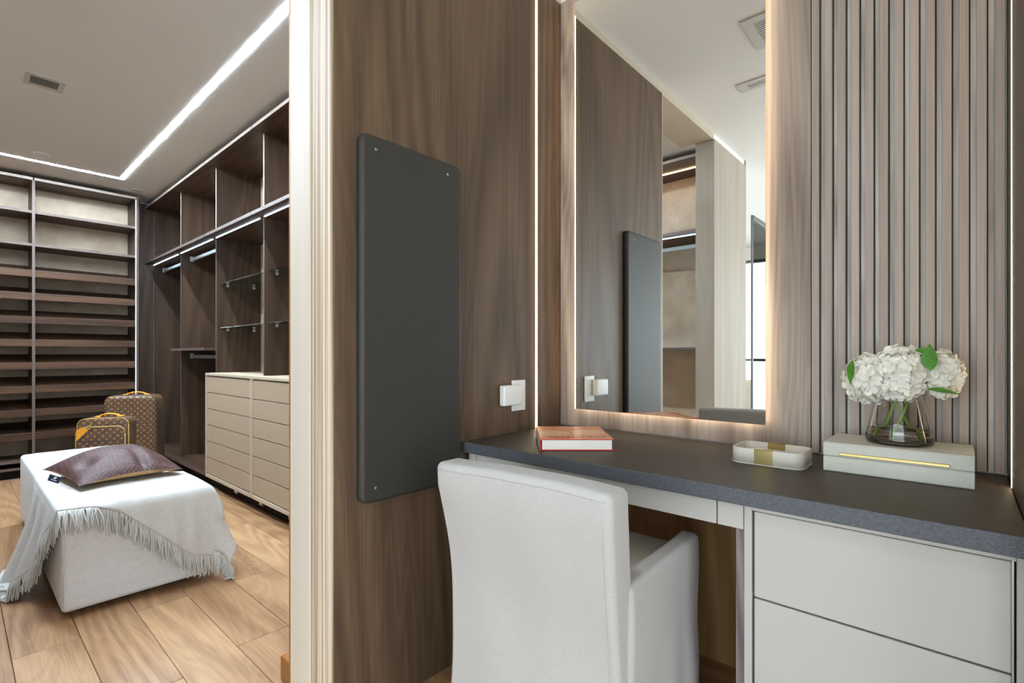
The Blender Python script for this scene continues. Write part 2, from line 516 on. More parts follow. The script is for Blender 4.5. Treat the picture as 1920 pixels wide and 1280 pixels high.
sp = empty('slat_panel', (-.127, MY, .752), 'vertical slatted grey-walnut wall panel behind the flower vase', 'panel')
box('backing', (-.3375, 1.7575, .752), (.075, BY-.001, 2.556), CLOSETWAL, sp)
for i in range(12):
    c = -.326+i*.0332
    box('groove_board', (c+.0125, 1.7475, .752), (c+.0332-.0097, 1.7573, 2.556), SLATBACK, sp)
bm = bmesh.new(); bm_box(bm, (-.0095, 1.731, .754), (.0095, 1.7573, 2.556), .0008)
slm = bm_mesh(bm, 'slat'); slm.transform(Matrix.Translation((0, -MY, -.752))); slm.materials.append(GREYSLAT)
ns = 12
for i in range(ns+1):
    o = bpy.data.objects.new('slat', slm); col.objects.link(o); o.parent = sp
    o.location = (-.326+i*.0332 + .127, 0, 0)

def led_wall(x, inward, label, out):
    t = empty('light_strip', (x, 1.58, .752), label, 'light strip', 'vertical strips beside the vanity')
    a, b = (x, x+inward*out)
    box('diffuser', (a+inward*.0005, 1.577, .752), (b, 1.5835, 2.556), LEDWARM, t)
    boxes('channel', [((a, 1.5725, .752), (a+inward*.0012, 1.575, 2.556)), ((a, 1.585, .752), (a+inward*.0012, 1.5875, 2.556))], ALU, t)
led_wall(LX, 1, 'glowing vertical light strip in the wood wall left of the mirror', .0035)
led_wall(RX, -1, 'thin glowing vertical light strip at right end of the slats', .0018)

# desk top
dt = empty('leather_worktop', (-.6, 1.46, .714), 'charcoal leather-covered vanity worktop with blue-grey edge', 'worktop')
box('top_surface', (LX+.0015, 1.176, .7445), (RX-.0015, MY-.002, .750), LEATHERTOP, dt, .001)
box('front_edge', (LX+.0015, 1.170, .714), (RX-.0015, 1.176, .750), LEATHEREDGE, dt, .0018, 2)
box('core', (LX+.002, 1.1765, .714), (RX-.002, MY-.003, .744), LEATHEREDGE, dt)

# shallow drawer below the top
ap = empty('apron_unit', (-.83, 1.2, .652), 'shallow pale lacquered drawer unit under the worktop behind the chair', 'drawer unit')
box('drawer_front', (-1.232, 1.195, .653), (-.4275, 1.213, .7125), LACQ, ap, .0012)
box('filler', (LX+.012, 1.195, .653), (-1.235, 1.213, .7125), LACQ, ap, .0012)
box('filler', (-.4245, 1.195, .653), (-.3675, 1.213, .7125), LACQ, ap, .0012)
box('drawer_box', (LX+.03, 1.2135, .660), (-.39, 1.65, .711), LACQ, ap)

gb = box('desk_gable', (-.3895, 1.2145, 0), (-.3665, 1.745, .652), GABLE, None, .001)
tag(gb, 'grey walnut upright panel beside the vanity drawers', 'panel')
dc = empty('drawer_cabinet', (-.15, 1.2, 0), 'pale lacquered two-drawer cabinet under right end of the desk', 'cabinet')
box('side_panel', (-.366, 1.197, 0), (-.3495, 1.74, .7125), LACQ, dc, .001)
box('side_panel', (.0705, 1.197, 0), (RX-.0015, 1.74, .7125), LACQ, dc, .001)
box('top_rail', (-.349, 1.197, .700), (.070, 1.74, .7125), LACQ, dc, .0008)
box('carcass', (-.349, 1.225, .05), (.070, 1.738, .699), DARK, dc)
box('drawer_front', (-.3445, 1.197, .5085), (.0640, 1.217, .6985), LACQ, dc, .0015)
box('drawer_front', (-.3445, 1.197, .2785), (.0640, 1.217, .5045), LACQ, dc, .0015)
box('drawer_front', (-.3445, 1.197, .053), (.0640, 1.217, .2745), LACQ, dc, .0015)
box('plinth', (-.349, 1.235, 0), (.070, 1.73, .049), DARK, dc)
box('rail_profile', (.0645, 1.205, .053), (.0675, 1.222, .6985), STEEL, dc)

# black leather pad on left wall
pad = empty('leather_pad', (LX, .962, .622), 'tall black leather-covered wall pad with rounded corners', 'wall pad')
def pad_shape(y0, y1, z0, z1, x0, x1, r, bev):
    def ring(ins, x):
        pts = []
        for cy, cz, a0 in ((y1-r, z1-r, 0), (y0+r, z1-r, PI/2), (y0+r, z0+r, PI), (y1-r, z0+r, 1.5*PI)):
            for k in range(7):
                a = a0+PI/2*k/6
                pts.append((x, cy+(r-ins)*math.cos(a), cz+(r-ins)*math.sin(a)))
        return pts
    rings = [ring(0, x0), ring(0, x1-bev)] + [ring(bev*(1-math.cos(PI/2*k/4)), x1-bev+bev*math.sin(PI/2*k/4)) for k in range(1, 5)]
    n = len(rings[0]); v = [p for q in rings for p in q]; f = []
    for i in range(len(rings)-1):
        for k in range(n): f.append((i*n+k, i*n+(k+1) % n, (i+1)*n+(k+1) % n, (i+1)*n+k))
    f.append(tuple((len(rings)-1)*n+k for k in range(n))); f.append(tuple(reversed(range(n))))
    return v, f
v, f = pad_shape(.768, 1.150, .622, 1.682, LX+.001, LX+.027, .026, .012)
o = pyd('padding', v, f, LEATHERPAD, pad); 
for p in o.data.polygons: p.use_smooth = len(p.vertices) == 4
for y, z in ((.815, 1.640), (1.085, 1.640), (.815, .665), (1.085, .665)):
    lathe('screw', [(.0045, 0), (.0045, .002), (.003, .003), (.001, .0022)], (LX+.0265, y, z), STEEL, pad, 14, axis='X')

# outlet and plug
ou = empty('outlet_plate', (LX, 1.467, .831), 'white rectangular power outlet plate on the wood wall', 'outlet')
rbox('plate', (LX+.0005, 1.428, .832), (LX+.006, 1.506, .950), .0025, PLASTIC, ou)
rec = rbox('receptacle', (LX+.004, 1.450, .856), (LX+.008, 1.484, .926), .0015, PLASTIC, ou)
SLOT = plain('outlet_slot', '#4a4542', .6)
for zc in (.873, .909):
    boxes('slot', [((LX+.0075, 1.460, zc-.004), (LX+.0083, 1.4615, zc+.004)), ((LX+.0075, 1.4725, zc-.003), (LX+.0083, 1.474, zc+.003)),
                   ((LX+.0075, 1.4655, zc-.010), (LX+.0083, 1.4685, zc-.007))], SLOT, rec)
pg = empty('plug_in_device', (LX+.02, 1.40, .86), 'small white plug-in box in the wall outlet', 'adapter')
rbox('body', (LX+.0088, 1.352, .858), (LX+.036, 1.452, .934), .006, PLASTIC, pg)
box('status_mark', (LX+.0361, 1.44, .868), (LX+.0364, 1.445, .8695), SLOT, pg)

# ------------------------------------------------------------------ things on the desk
# book
bk = empty('book', (-.973, 1.221, .7505), 'thick hardcover book with orange cover and red edges', 'book')
BW, BD, BH = .228, .272, .036
RED = plain('red_cloth', '#c8201e', .5); PAPER = plain('white_paper', '#f1efea', .8, .2)
Mc = Mat('book_cover_print', .4, .4); x, y, z = Mc.sep(Mc.coords())
def disc(cx, cy, r): return ((x-cx)*(x-cx)+(y-cy)*(y-cy)).sqrt()-r
d1 = disc(.055, .12, .055); d2 = disc(.165, .135, .06); d3 = disc(.12, .30, .09)
edge = d1.abs().min(d2.abs()).min(d3.abs()).lt(.0012)
fill = d1.min(d2).lt(0)
c0 = Mc.ramp(Mc.noise(Mc.coords(), 9, 2), [(.35, '#e8926a'), (.65, '#f0b48e')])
c1 = Mc.mix(fill, c0, '#f2c6a2'); c1 = Mc.mix(edge, c1, '#c9673f'); Mc.color(c1)
Ms = Mat('book_spine_print', .3, .4); x2, y2, z2 = Ms.sep(Ms.coords())
Ms.color(Ms.ramp(Ms.noise(Ms.coords(), 40, 2), [(.4, '#efe9e2'), (.75, '#8e8680')]))
def lb(name, a, b, m, p, bev=0): 
    L = woff(p); return box(name, Vector(a)+L, Vector(b)+L, m, p, bev)
lb('page_block', (.004, .004, .003), (BW-.006, BD-.004, BH-.003), PAPER, bk)
c = lb('back_cover', (0, 0, 0), (BW, BD, .003), RED, bk, .0006)
c = lb('front_cover', (0, 0, BH-.003), (BW, BD, BH), RED, bk, .0006)
lb('cover_print', (0, .0005, BH), (BW-.001, BD-.0005, BH+.0004), Mc.m, c)
s = lb('spine', (-.003, 0, 0), (.0005, BD, BH), RED, bk, .0006)
lb('spine_print', (-.0034, .002, .001), (-.003, BD-.002, BH-.001), Ms.m, s)
tx = bpy.data.curves.new('title', 'FONT'); tx.body = 'VALENTINO'; tx.size = .032; tx.extrude = .0001; tx.space_character = 1.08
to = bpy.data.objects.new('title_tmp', tx); col.objects.link(to)
dg = bpy.context.evaluated_depsgraph_get(); tm = bpy.data.meshes.new_from_object(to.evaluated_get(dg))
bpy.data.objects.remove(to); tm.materials.clear()
wdt = max(v.co.x for v in tm.vertices)
tm.transform(Matrix.Diagonal((.185/wdt, 1, 1, 1)))
tm.transform(Matrix.Translation(Vector((.022, .022, BH+.0006))))
to = bpy.data.objects.new('title_lettering', tm); col.objects.link(to); to.parent = c
tm.materials.append(plain('title_ink', '#7d2414', .5))
bk.rotation_euler.z = math.atan2(.151, .170)

# tray with rounded corners
def rrect(x0, x1, y0, y1, r, z, n=6):
    p = []
    for cx, cy, a0 in ((x1-r, y1-r, 0), (x0+r, y1-r, PI/2), (x0+r, y0+r, PI), (x1-r, y0+r, 1.5*PI)):
        for k in range(n+1):
            a = a0+PI/2*k/n; p.append((cx+r*math.cos(a), cy+r*math.sin(a), z))
    return p
def loft(name, rings, mat, parent, cap=True):
    n = len(rings[0]); v = [p for q in rings for p in q]; f = []
    for i in range(len(rings)-1):
        for k in range(n): f.append((i*n+k, i*n+(k+1) % n, (i+1)*n+(k+1) % n, (i+1)*n+k))
    if cap:
        f.append(tuple(reversed(range(n)))); f.append(tuple((len(rings)-1)*n+k for k in range(n)))
    o = pyd(name, v, f, mat, parent)
    for p in o.data.polygons: p.use_smooth = len(p.vertices) == 4
    return o
TRAYL = leather('ivory_leather', '#d9d4c8', '#e2ddd2', 700, .5, .15)
tr = empty('tray', (-.39, 1.52, .7505), 'small ivory leather tray with gold clips on the desk', 'tray')
x0, x1, y0, y1, zb, zt, th = -.482, -.302, 1.452, 1.588, .7505, .793, .006
loft('body', [rrect(x0, x1, y0, y1, .03, zb+.003), rrect(x0, x1, y0, y1, .03, zt-.001), rrect(x0+.001, x1-.001, y0+.001, y1-.001, .029, zt),
              rrect(x0+th-.001, x1-th+.001, y0+th-.001, y1-th+.001, .025, zt), rrect(x0+th, x1-th, y0+th, y1-th, .024, zt-.001),
              rrect(x0+th, x1-th, y0+th, y1-th, .024, zb+.006)], TRAYL, tr)
loft('base', [rrect(x0-.001, x1+.001, y0-.001, y1+.001, .031, zb), rrect(x0-.001, x1+.001, y0-.001, y1+.001, .031, zb+.003)], TRAYL, tr)
sv = []; sf = []
path = rrect(x0-.0002, x1+.0002, y0-.0002, y1+.0002, .03, zb+.006, 5)
for a, b in zip(path, path[1:]+path[:1]):
    a = Vector(a); b = Vector(b); L = (b-a).length; m = max(1, int(L/.004))
    for q in range(m):
        tube_geo([a.lerp(b, (q+.15)/m), a.lerp(b, (q+.75)/m)], .0005, 4, sv, sf)
STITCH = plain('cream_thread', '#c5bda9', .8, .2)
tag(pyd('stitching', sv, sf, STITCH, tr), kind='stuff')
for yy, sg in ((y0, -1), (y1, 1)):
    boxes('gold_clip', [((-.418, yy, zb+.003), (-.372, yy+sg*.0015, zt+.0012)), ((-.418, yy-sg*.0075, zt), (-.372, yy+sg*.0015, zt+.0015)),
                        ((-.418, yy-sg*.0075, zt-.018), (-.372, yy-sg*.006, zt+.0012))], GOLD, tr)

# jewellery box
SHAG = leather('pale_shagreen', '#d3d3c9', '#e0dfd5', 620, .5, .5)
jb = empty('jewellery_box', (-.122, 1.6, .7505), 'long pale shagreen box with gold bar under the vase', 'box')
rbox('base', (-.266, 1.506, .7505), (.0235, 1.700, .7885), .0022, SHAG, jb)
lid = rbox('lid', (-.266, 1.506, .7892), (.0235, 1.700, .824), .0022, SHAG, jb)
box('gold_handle', (-.231, 1.5035, .793), (-.018, 1.507, .8005), GOLD, lid, .0012)
sv = []; sf = []
def stitch(a, b, step=.0045):
    a = Vector(a); b = Vector(b); m = max(1, int((b-a).length/step))
    for q in range(m): tube_geo([a.lerp(b, (q+.15)/m), a.lerp(b, (q+.75)/m)], .00045, 4, sv, sf)
for zz in (.8215, .7915, .786, .753): stitch((-.264, 1.5058, zz), (.0215, 1.5058, zz))
stitch((-.264, 1.509, .8241), (.0215, 1.509, .8241))
tag(pyd('stitching', sv, sf, STITCH, jb), kind='stuff')

# vase
VX, VY, VZ = -.117, 1.600, .8245
vs = empty('glass_vase', (VX, VY, VZ), 'clear conical glass vase with a little water on the pale box', 'vase')
outp = [(.0, 0), (.060, 0), (.066, .002), (.0695, .008), (.0700, .015), (.0665, .035), (.0580, .075), (.0505, .110), (.0465, .130), (.0455, .133)]
inp = [(.0440, .1325), (.0445, .130), (.0484, .110), (.0558, .075), (.0640, .036), (.0662, .018), (.0640, .012), (.058, .009), (0, .009)]
lathe('glass_body', outp+inp, (VX, VY, VZ), CLEAR, vs, 64, close=False)
wp = [(0, .0088), (.058, .0088), (.0641, .0119), (.0663, .018), (.0641, .036), (.0630, .0405), (0, .0405)]
lathe('water', wp, (VX, VY, VZ), WATER, vs, 64)

# hydrangeas
PETAL = Mat('hydrangea_petal', .6, .2); n = PETAL.noise(PETAL.coords(), 45, 3)
PETAL.color(PETAL.ramp(n, [(.3, '#f0efe0'), (.7, '#fbf8f2')]))
PETAL.b.inputs['Subsurface Weight'].default_value = .0
PETAL = PETAL.m
LEAF = plain('leaf_green', '#4f8a2a', .45, .4, 0, .2, .2, 60); STEM = plain('stem_green', '#8aa44a', .5, .3)
def petal_floret(verts, faces, c, nrm, size, spin, rnd):
    nrm = nrm.normalized(); up = Vector((0, 0, 1)) if abs(nrm.z) < .9 else Vector((1, 0, 0))
    u = nrm.cross(up).normalized(); v = nrm.cross(u)
    for k in range(4):
        a = spin+PI/2*k+rnd.uniform(-.12, .12); d = u*math.cos(a)+v*math.sin(a); s = nrm.cross(d)
        lift = rnd.uniform(.05, .45); b = len(verts)
        sz = size*rnd.uniform(.88, 1.12)
        rows = [(.05, .10), (.35, .36), (.68, .52), (.92, .36), (1.03, .10)]
        for (t, wd) in rows:
            hgt = lift*t*t*.6*sz
            for q in (-1, 0, 1):
                verts.append(c + d*(t*sz) + s*(q*wd*sz) + nrm*(hgt - (.10*sz if q == 0 else 0)*math.sin(PI*t) + rnd.uniform(-.03, .03)*sz))
        for i in range(4):
            for q in range(2):
                faces.append((b+i*3+q, b+i*3+q+1, b+(i+1)*3+q+1, b+(i+1)*3+q))
def hydrangea(name, label, c, rad, n, stem_end, seed, lower=-.92):
    rnd = random.Random(seed)
    t = empty(name, stem_end, label, 'flower', 'hydrangeas in the glass vase')
    verts, faces = [], []
    c = Vector(c)
    nu, nv = 14, 8                                  # inner mass of half-hidden petals
    for a in range(nv+1):
        for b in range(nu):
            th_ = PI*a/nv; ph = 2*PI*b/nu; k = .84+.05*math.sin(b*3.1+a*2.3)
            verts.append(c+Vector((rad[0]*k*math.sin(th_)*math.cos(ph), rad[1]*k*math.sin(th_)*math.sin(ph), rad[2]*k*math.cos(th_))))
    for a in range(nv):
        for b in range(nu): faces.append((a*nu+b, a*nu+(b+1) % nu, (a+1)*nu+(b+1) % nu, (a+1)*nu+b))
    for i in range(n):
        zz = 1-(1-lower)*(i+.5)/n; a = i*2.39996
        rr = math.sqrt(max(0, 1-zz*zz)); d = Vector((rr*math.cos(a), rr*math.sin(a), zz))
        d = (d+Vector([rnd.uniform(-.16, .16) for _ in range(3)])).normalized()
        p = c + Vector((d.x*rad[0], d.y*rad[1], d.z*rad[2]))*rnd.uniform(.86, 1.0)
        nr = Vector((d.x/rad[0], d.y/rad[1], d.z/rad[2])).normalized()+Vector([rnd.uniform(-.3, .3) for _ in range(3)])
        petal_floret(verts, faces, p, nr, rnd.uniform(.0145, .0185), rnd.uniform(0, PI), rnd)
    tag(pyd('flower_head', verts, faces, PETAL, t, smooth=True), kind='stuff')
    sv, sf = [], []
    for i in range(14):
        a = i*2.4; d = Vector((math.cos(a)*.8, math.sin(a)*.8, rnd.uniform(-.2, .9))).normalized()
        tube_geo([c-Vector((0, 0, rad[2]*.7)), c+Vector((d.x*rad[0], d.y*rad[1], d.z*rad[2]))*.85], .001, 4, sv, sf)
    pyd('stalks', sv, sf, STEM, t)
    neck = Vector((VX+(c.x-VX)*.32, VY+(c.y-VY)*.32, VZ+.132)); end = Vector(stem_end)
    tube('stem', [c-Vector((0, 0, rad[2]*.3)), neck.lerp(c, .35), neck, neck.lerp(end, .5), end], [.0045, .004, .0038, .004, .004], STEM, t, 8)
    return t
h1 = hydrangea('hydrangea', 'large white hydrangea head at the left of the vase', (-.176, 1.568, .987), (.054, .060, .062), 120, (VX+.033, VY+.012, VZ+.0125), 3)
h2 = hydrangea('hydrangea', 'large white hydrangea head in the middle above the vase', (-.112, 1.575, 1.000), (.058, .066, .070), 130, (VX-.038, VY+.0, VZ+.0125), 4)
h3 = hydrangea('hydrangea', 'white hydrangea head at the right side of the vase', (-.034, 1.600, 1.000), (.040, .05, .056), 90, (VX-.012, VY-.036, VZ+.0125), 5)
def leafobj(parent, base, direc, nrm, L, W, bend=.25):
    d = Vector(direc).normalized(); n_ = Vector(nrm).normalized(); s = d.cross(n_).normalized(); n_ = s.cross(d)
    verts, faces = [], []
    K = 9
    for i in range(K):
        t = i/(K-1); wd = W*math.sin(PI*min(1, t*1.02)**.8)*.5+.0004
        p = Vector(base)+d*(L*t)+n_*(-bend*L*t*t)
        for q in (-1, 0, 1): verts.append(p+s*(q*wd)+n_*(abs(q)*wd*.25))
    for i in range(K-1):
        for q in (0, 1): faces.append((i*3+q, i*3+q+1, (i+1)*3+q+1, (i+1)*3+q))
    return pyd('leaf', verts, faces, LEAF, parent)
leafobj(h2, (-.052, 1.522, 1.012), (-.08, .10, 1), (-.3, -1, 0), .064, .032, .1)
leafobj(h2, (-.056, 1.535, 1.058), (-1, -.05, .1), (0, -1, .5), .026, .016, .1)
leafobj(h1, (-.200, 1.494, 1.036), (-.16, .02, -1), (-.6, -1, .0), .062, .020, .12)
leafobj(h3, (-.060, 1.535, .968), (1, .05, -.10), (0, -.6, 1), .062, .018, .1)

# ------------------------------------------------------------------ slipcovered chair (local frame: back plane at y=0, facing +y)
CH = (-.745, .83, 0)
ch = empty('slipcover_chair', CH, 'off-white slipcovered armchair seen from behind at the vanity desk', 'chair')
C0 = Vector(CH)
def lean(z):           # depth of the back as a function of height
    t = max(0, min(1, z/.785))
    return .012 + .034*math.sin(PI*min(1, t/.92)) - .016*t*t
def backfn(p):
    z = p.z + .39
    y = p.y + lean(z)
    x = p.x
    wv = .0025*math.sin(z*17+x*6)+.002*math.sin(x*31+z*5)
    hem = max(0, 1-z/.5)
    x *= 1 - .035*math.sin(PI*min(1, z/.72)) + .012*hem
    z2 = p.z + (.004*math.sin(x*9+1) if z > .7 else 0)
    return (x, y+wv, z2)
me = rbox_mesh((.250, .042, .390), .017, (26, 3, 34), 4, backfn, C0+Vector((0, .040, .392)))
link('backrest', me, LINEN, ch, smooth=True)
# piping seams along the outer edge of the back
def seam(name, pts, r=.0016): return tube(name, [C0+Vector(p) for p in pts], r, LINEN, ch, 6)
def bx(sgn, z):
    q = backfn(Vector((sgn*.233, -.042, z-.392))); return (q[0], q[1]+.0402, z)
seam('piping', [bx(-1, z*.01) for z in range(2, 77, 3)]); seam('piping', [bx(1, z*.01) for z in range(2, 77, 3)])
def bt(x):
    q = backfn(Vector((x, -.042, .374))); return (q[0], q[1]+.0402, q[2]+.392)
seam('piping', [bt(-.238+.0238*k) for k in range(21)])
def armfn(sgn):
    def fn(p):
        z = p.z+.3; x, y = p.x, p.y
        t = (y+.22)/.44
        dr = -.012*t*max(0, (z-.3)/.3)                     # arm slopes down a little to the front
        x += -sgn*.022*t
        low = max(0, 1-z/.45)
        x += sgn*(.004+.010*low)*math.sin(y*46+z*4)*low + sgn*.008*low
        x += .0022*math.sin(z*22+y*14)
        return (x, y, p.z+dr)
    return fn
for sgn in (-1, 1):
    me = rbox_mesh((.026, .22, .287), .015, (3, 26, 26), 4, armfn(sgn), C0+Vector((sgn*.226, .300, .290)))
    link('arm', me, LINEN, ch, smooth=True)
rbox('seat_cushion', C0+Vector((-.192, .09, .38)), C0+Vector((.184, .60, .498)), .03, LINENCREAM, ch, (10, 10, 3), 4,
     lambda p: (p.x, p.y, p.z + .008*math.cos(p.x*7)*math.cos(p.y*5) if p.z > 0 else p.z))
def skirt(p):
    low = max(0, 1-(p.z+.19)/.38)
    return (p.x+.006*math.sin(p.y*40)*low, p.y+.008*math.sin(p.x*42)*low, p.z)
rbox('skirt', C0+Vector((-.186, .10, .004)), C0+Vector((.180, .585, .385)), .01, LINEN, ch, (24, 24, 10), 2, skirt)
ch.rotation_euler.z = math.radians(1.5)

# ================================================================== CLOSET
XJ = [-6.245, -5.33, -4.412, -3.497, -2.582, -1.70]     # joints of the wardrobe modules
def wardrobe(label, yf, sg, drawers, rods, mids, glassm, upright_low, XJ=XJ, warm=False):
    """open wardrobe run; depth is measured from the front plane yf in direction sg"""
    Y = lambda d: yf+sg*d
    fr = (1, -sg, EDGE)
    t = empty('open_wardrobe', (-4, Y(.2), 0), label, 'wardrobe')
    for i in range(5):
        a, b = XJ[i]+.003, XJ[i+1]-.003
        box('top_board', (a, Y(0), 2.536), (b, Y(.42), 2.560), WALNUT_X, t, .0008, front=(1, -sg, EDGEPALE))
        us = box('upper_shelf', (a, Y(0), 1.970), (b, Y(.42), 1.994), WALNUT_X, t, .0008, front=fr)
        box('light_strip', (a+.035, Y(.067), 1.9665), (b-.035, Y(.0725), 1.9699), LEDCOOL, us)
        if warm: box('light_strip', (a+.03, Y(.20), 2.531), (b-.03, Y(.215), 2.5355), LEDAMBER, t)
        box('back_panel', (a, Y(.42), .10), (b, Y(.43), 2.555), BACKPANEL, t)
        if i not in drawers:
            box('base_board', (a, Y(0), .10), (b, Y(.419), .120), WALNUT_X, t, .0008, front=fr)
        if i in mids:
            box('middle_shelf', (a+.0072, Y(.0), 1.082), (b-.0072, Y(.419), 1.102), WALNUT_X, t, .0008, front=fr)
        for (ri, z) in rods:
            if ri == i:
                rd = boxes('hanging_rail', [((a+.008, Y(.158), z-.016), (b-.008, Y(.172), z+.014))], ALU, t, .003)
                for xx in (a+.0075, b-.0225):
                    box('rail_bracket', (xx, Y(.150), z-.018), (xx+.015, Y(.180), z+.03), ALU, rd, .002)
        if i in glassm:
            for z in (1.615, 1.262):
                gl = box('glass_shelf', (a+.008, Y(.11), z-.004), (b-.008, Y(.405), z+.004), GLASSEDGE, t, .0008)
                for xx, s2 in ((a+.0065, 1), (b-.0065, -1)):
                    for d in (.16, .36):
                        lathe('shelf_pin', [(.011, 0), (.011, s2*.018), (.006, s2*.020)], (xx, Y(d), z-.016), STEEL, gl, 12, axis='X')
    for i, xj in enumerate(XJ):
        z0 = upright_low[i]
        for s2 in ((0,) if 0 < i < 5 else ((1,) if i == 0 else (-1,))):
            up = box('upright', (xj+s2*.0095-.009, Y(.08), z0), (xj+s2*.0095+.009, Y(.42), 1.9698), CLOSETWAL, t, .0006, front=(1, -sg, EDGE))
            up = box('upright', (xj+s2*.0095-.009, Y(.08), 1.9942), (xj+s2*.0095+.009, Y(.42), 2.5358), CLOSETWAL, t, .0006, front=(1, -sg, EDGEPALE))
    box('plinth', (XJ[0], Y(.075), 0), (XJ[-1], Y(.41), .0985), DARK, t)
    for xx in (-4.0, -3.55, -3.1):
        box('plinth_clip', (xx, Y(.070), .03), (xx+.06, Y(.0748), .07), STEEL, t)
    return t
LOW = [.1202, .1202, .1202, .906, .906, .1202]
wardrobe('dark walnut open wardrobe along the wall right of the bench', 1.32, 1, (2, 3), ((0, 1.925), (1, 1.925), (1, 1.03)), (1,), (2, 3), LOW)
wardrobe('dark walnut open wardrobe reflected in the mirror', -.29, -1, (), ((0, 1.9), (1, 1.9), (2, 1.9), (3, 1.9), (4, 1.9)), (3, 4), (), [.1202]*6, [-6.245, -5.33, -4.412, -3.497, -2.45, -1.425], True)

def chest(x0, x1, label):
    t = empty('drawer_chest', ((x0+x1)/2, 1.53, .10), label, 'chest of drawers', 'taupe drawer chests in the wardrobe')
    y = 1.318
    box('side_panel', (x0, y, .1), (x0+.014, 1.735, .887), DRAWEREDGE, t, .0008)
    box('side_panel', (x1-.014, y, .1), (x1, 1.735, .887), DRAWEREDGE, t, .0008)
    box('counter', (x0, y, .8875), (x1, 1.735, .905), DRAWEREDGE, t, .0008)
    box('bottom_rail', (x0+.0145, y, .1), (x1-.0145, 1.735, .125), DRAWEREDGE, t, .0008)
    box('carcass', (x0+.015, y+.03, .126), (x1-.015, 1.73, .886), DARK, t)
    H = (.880-.1285)/6
    for k in range(6):
        z = .1285+H*k
        dr = box('drawer', (x0+.018, y+.004, z+.003), (x1-.018, y+.024, z+H-.003), DRAWERLEA, t, .0012, 1)
        box('finger_lip', (x0+.020, y+.016, z+H-.004), (x1-.020, y+.0235, z+H+.001), DRAWEREDGE, dr)
chest(-4.392, -3.500, 'taupe six-drawer chest at the left under the glass shelves')
chest(-3.492, -2.590, 'taupe six-drawer chest beside the pale doorway jamb')

# shoe shelving on the end wall
SX = -5.90; SB = -6.225
UPR = [-.985, -.26, .465, 1.185]
ss = empty('shoe_shelving', (-6.05, .4, 0), 'dark walnut shoe shelving filling the far closet wall', 'shelving')
ed = (0, 1, EDGE)
for y in UPR:
    if y < -.27: continue
    box('upright', (SB, y-.010, .02), (SX-.001, y+.010, 2.535), CLOSETWAL, ss, .0006, front=ed)
levels = [1.769, 1.573, 1.371, 1.176, .98, .78, .58, .38]
bm_ = {}
for k in (1, 2):
    a, b = UPR[k]+.0105, UPR[k+1]-.0105
    box('top_board', (SB, a-.007, 2.536), (SX, b+.007, 2.560), WALNUT_Y, ss, .0008, front=(0, 1, EDGEPALE))
    box('back_panel', (SB-.008, a-.01, .02), (SB-.001, b+.01, 2.56), BACKPANEL, ss)
    for z in (2.277, 1.997):
        box('flat_shelf', (SB, a, z-.024), (SX, b, z), WALNUT_Y, ss, .0008, front=ed)
    box('flat_shelf', (SB, a, .135), (SX, b, .160), WALNUT_Y, ss, .0008, front=ed)
    box('flat_shelf', (SB, a, .075), (SX, b, .095), WALNUT_Y, ss, .0008, front=ed)
    b2 = b-(.006 if k == 2 else 0)
    for z in levels:
        # tilted shelf: high at the back, with a lip along its front edge
        x0, x1, z0, z1 = SX-.012, SB+.003, z-.045, z+.070
        v = []
        for yy in (a, b):
            v += [(x0, yy, z0), (x1, yy, z1), (x1, yy, z1-.016), (x0, yy, z0-.016)]
        f = [(0, 1, 2, 3), (7, 6, 5, 4), (0, 4, 5, 1), (1, 5, 6, 2), (2, 6, 7, 3), (3, 7, 4, 0)]
        sh = pyd('shoe_shelf', v, f, WALNUT_Y, ss, smooth=False)
        box('lip', (SX-.012, a, z-.058), (SX, b2, z), WALNUT_Y, sh, .0008, front=None)
        box('lip_edge', (SX-.012, a, z), (SX, b2, z+.002), EDGE, sh)
box('light_rail', (SX-.0005, UPR[3]-.008, .02), (SX+.014, UPR[3]+.010, 2.56), EDGE, ss, .0008)
box('light_strip', (SX+.004, UPR[3]-.0108, .10), (SX+.007, UPR[3]-.0082, 2.53), LEDSHOE, ss)
box('plinth', (SB, UPR[1], 0), (SX-.05, UPR[3]+.1, .0745), DARK, ss)
box('end_filler', (SB, UPR[3]+.0105, 0), (SX-.03, UPR[3]+.03, 2.555), CLOSETWAL, ss)
box('veneer_panel', (-6.2499, UPR[3]+.031, 0), (SB-.004, 1.395, 2.59), CLOSETWAL, cb)

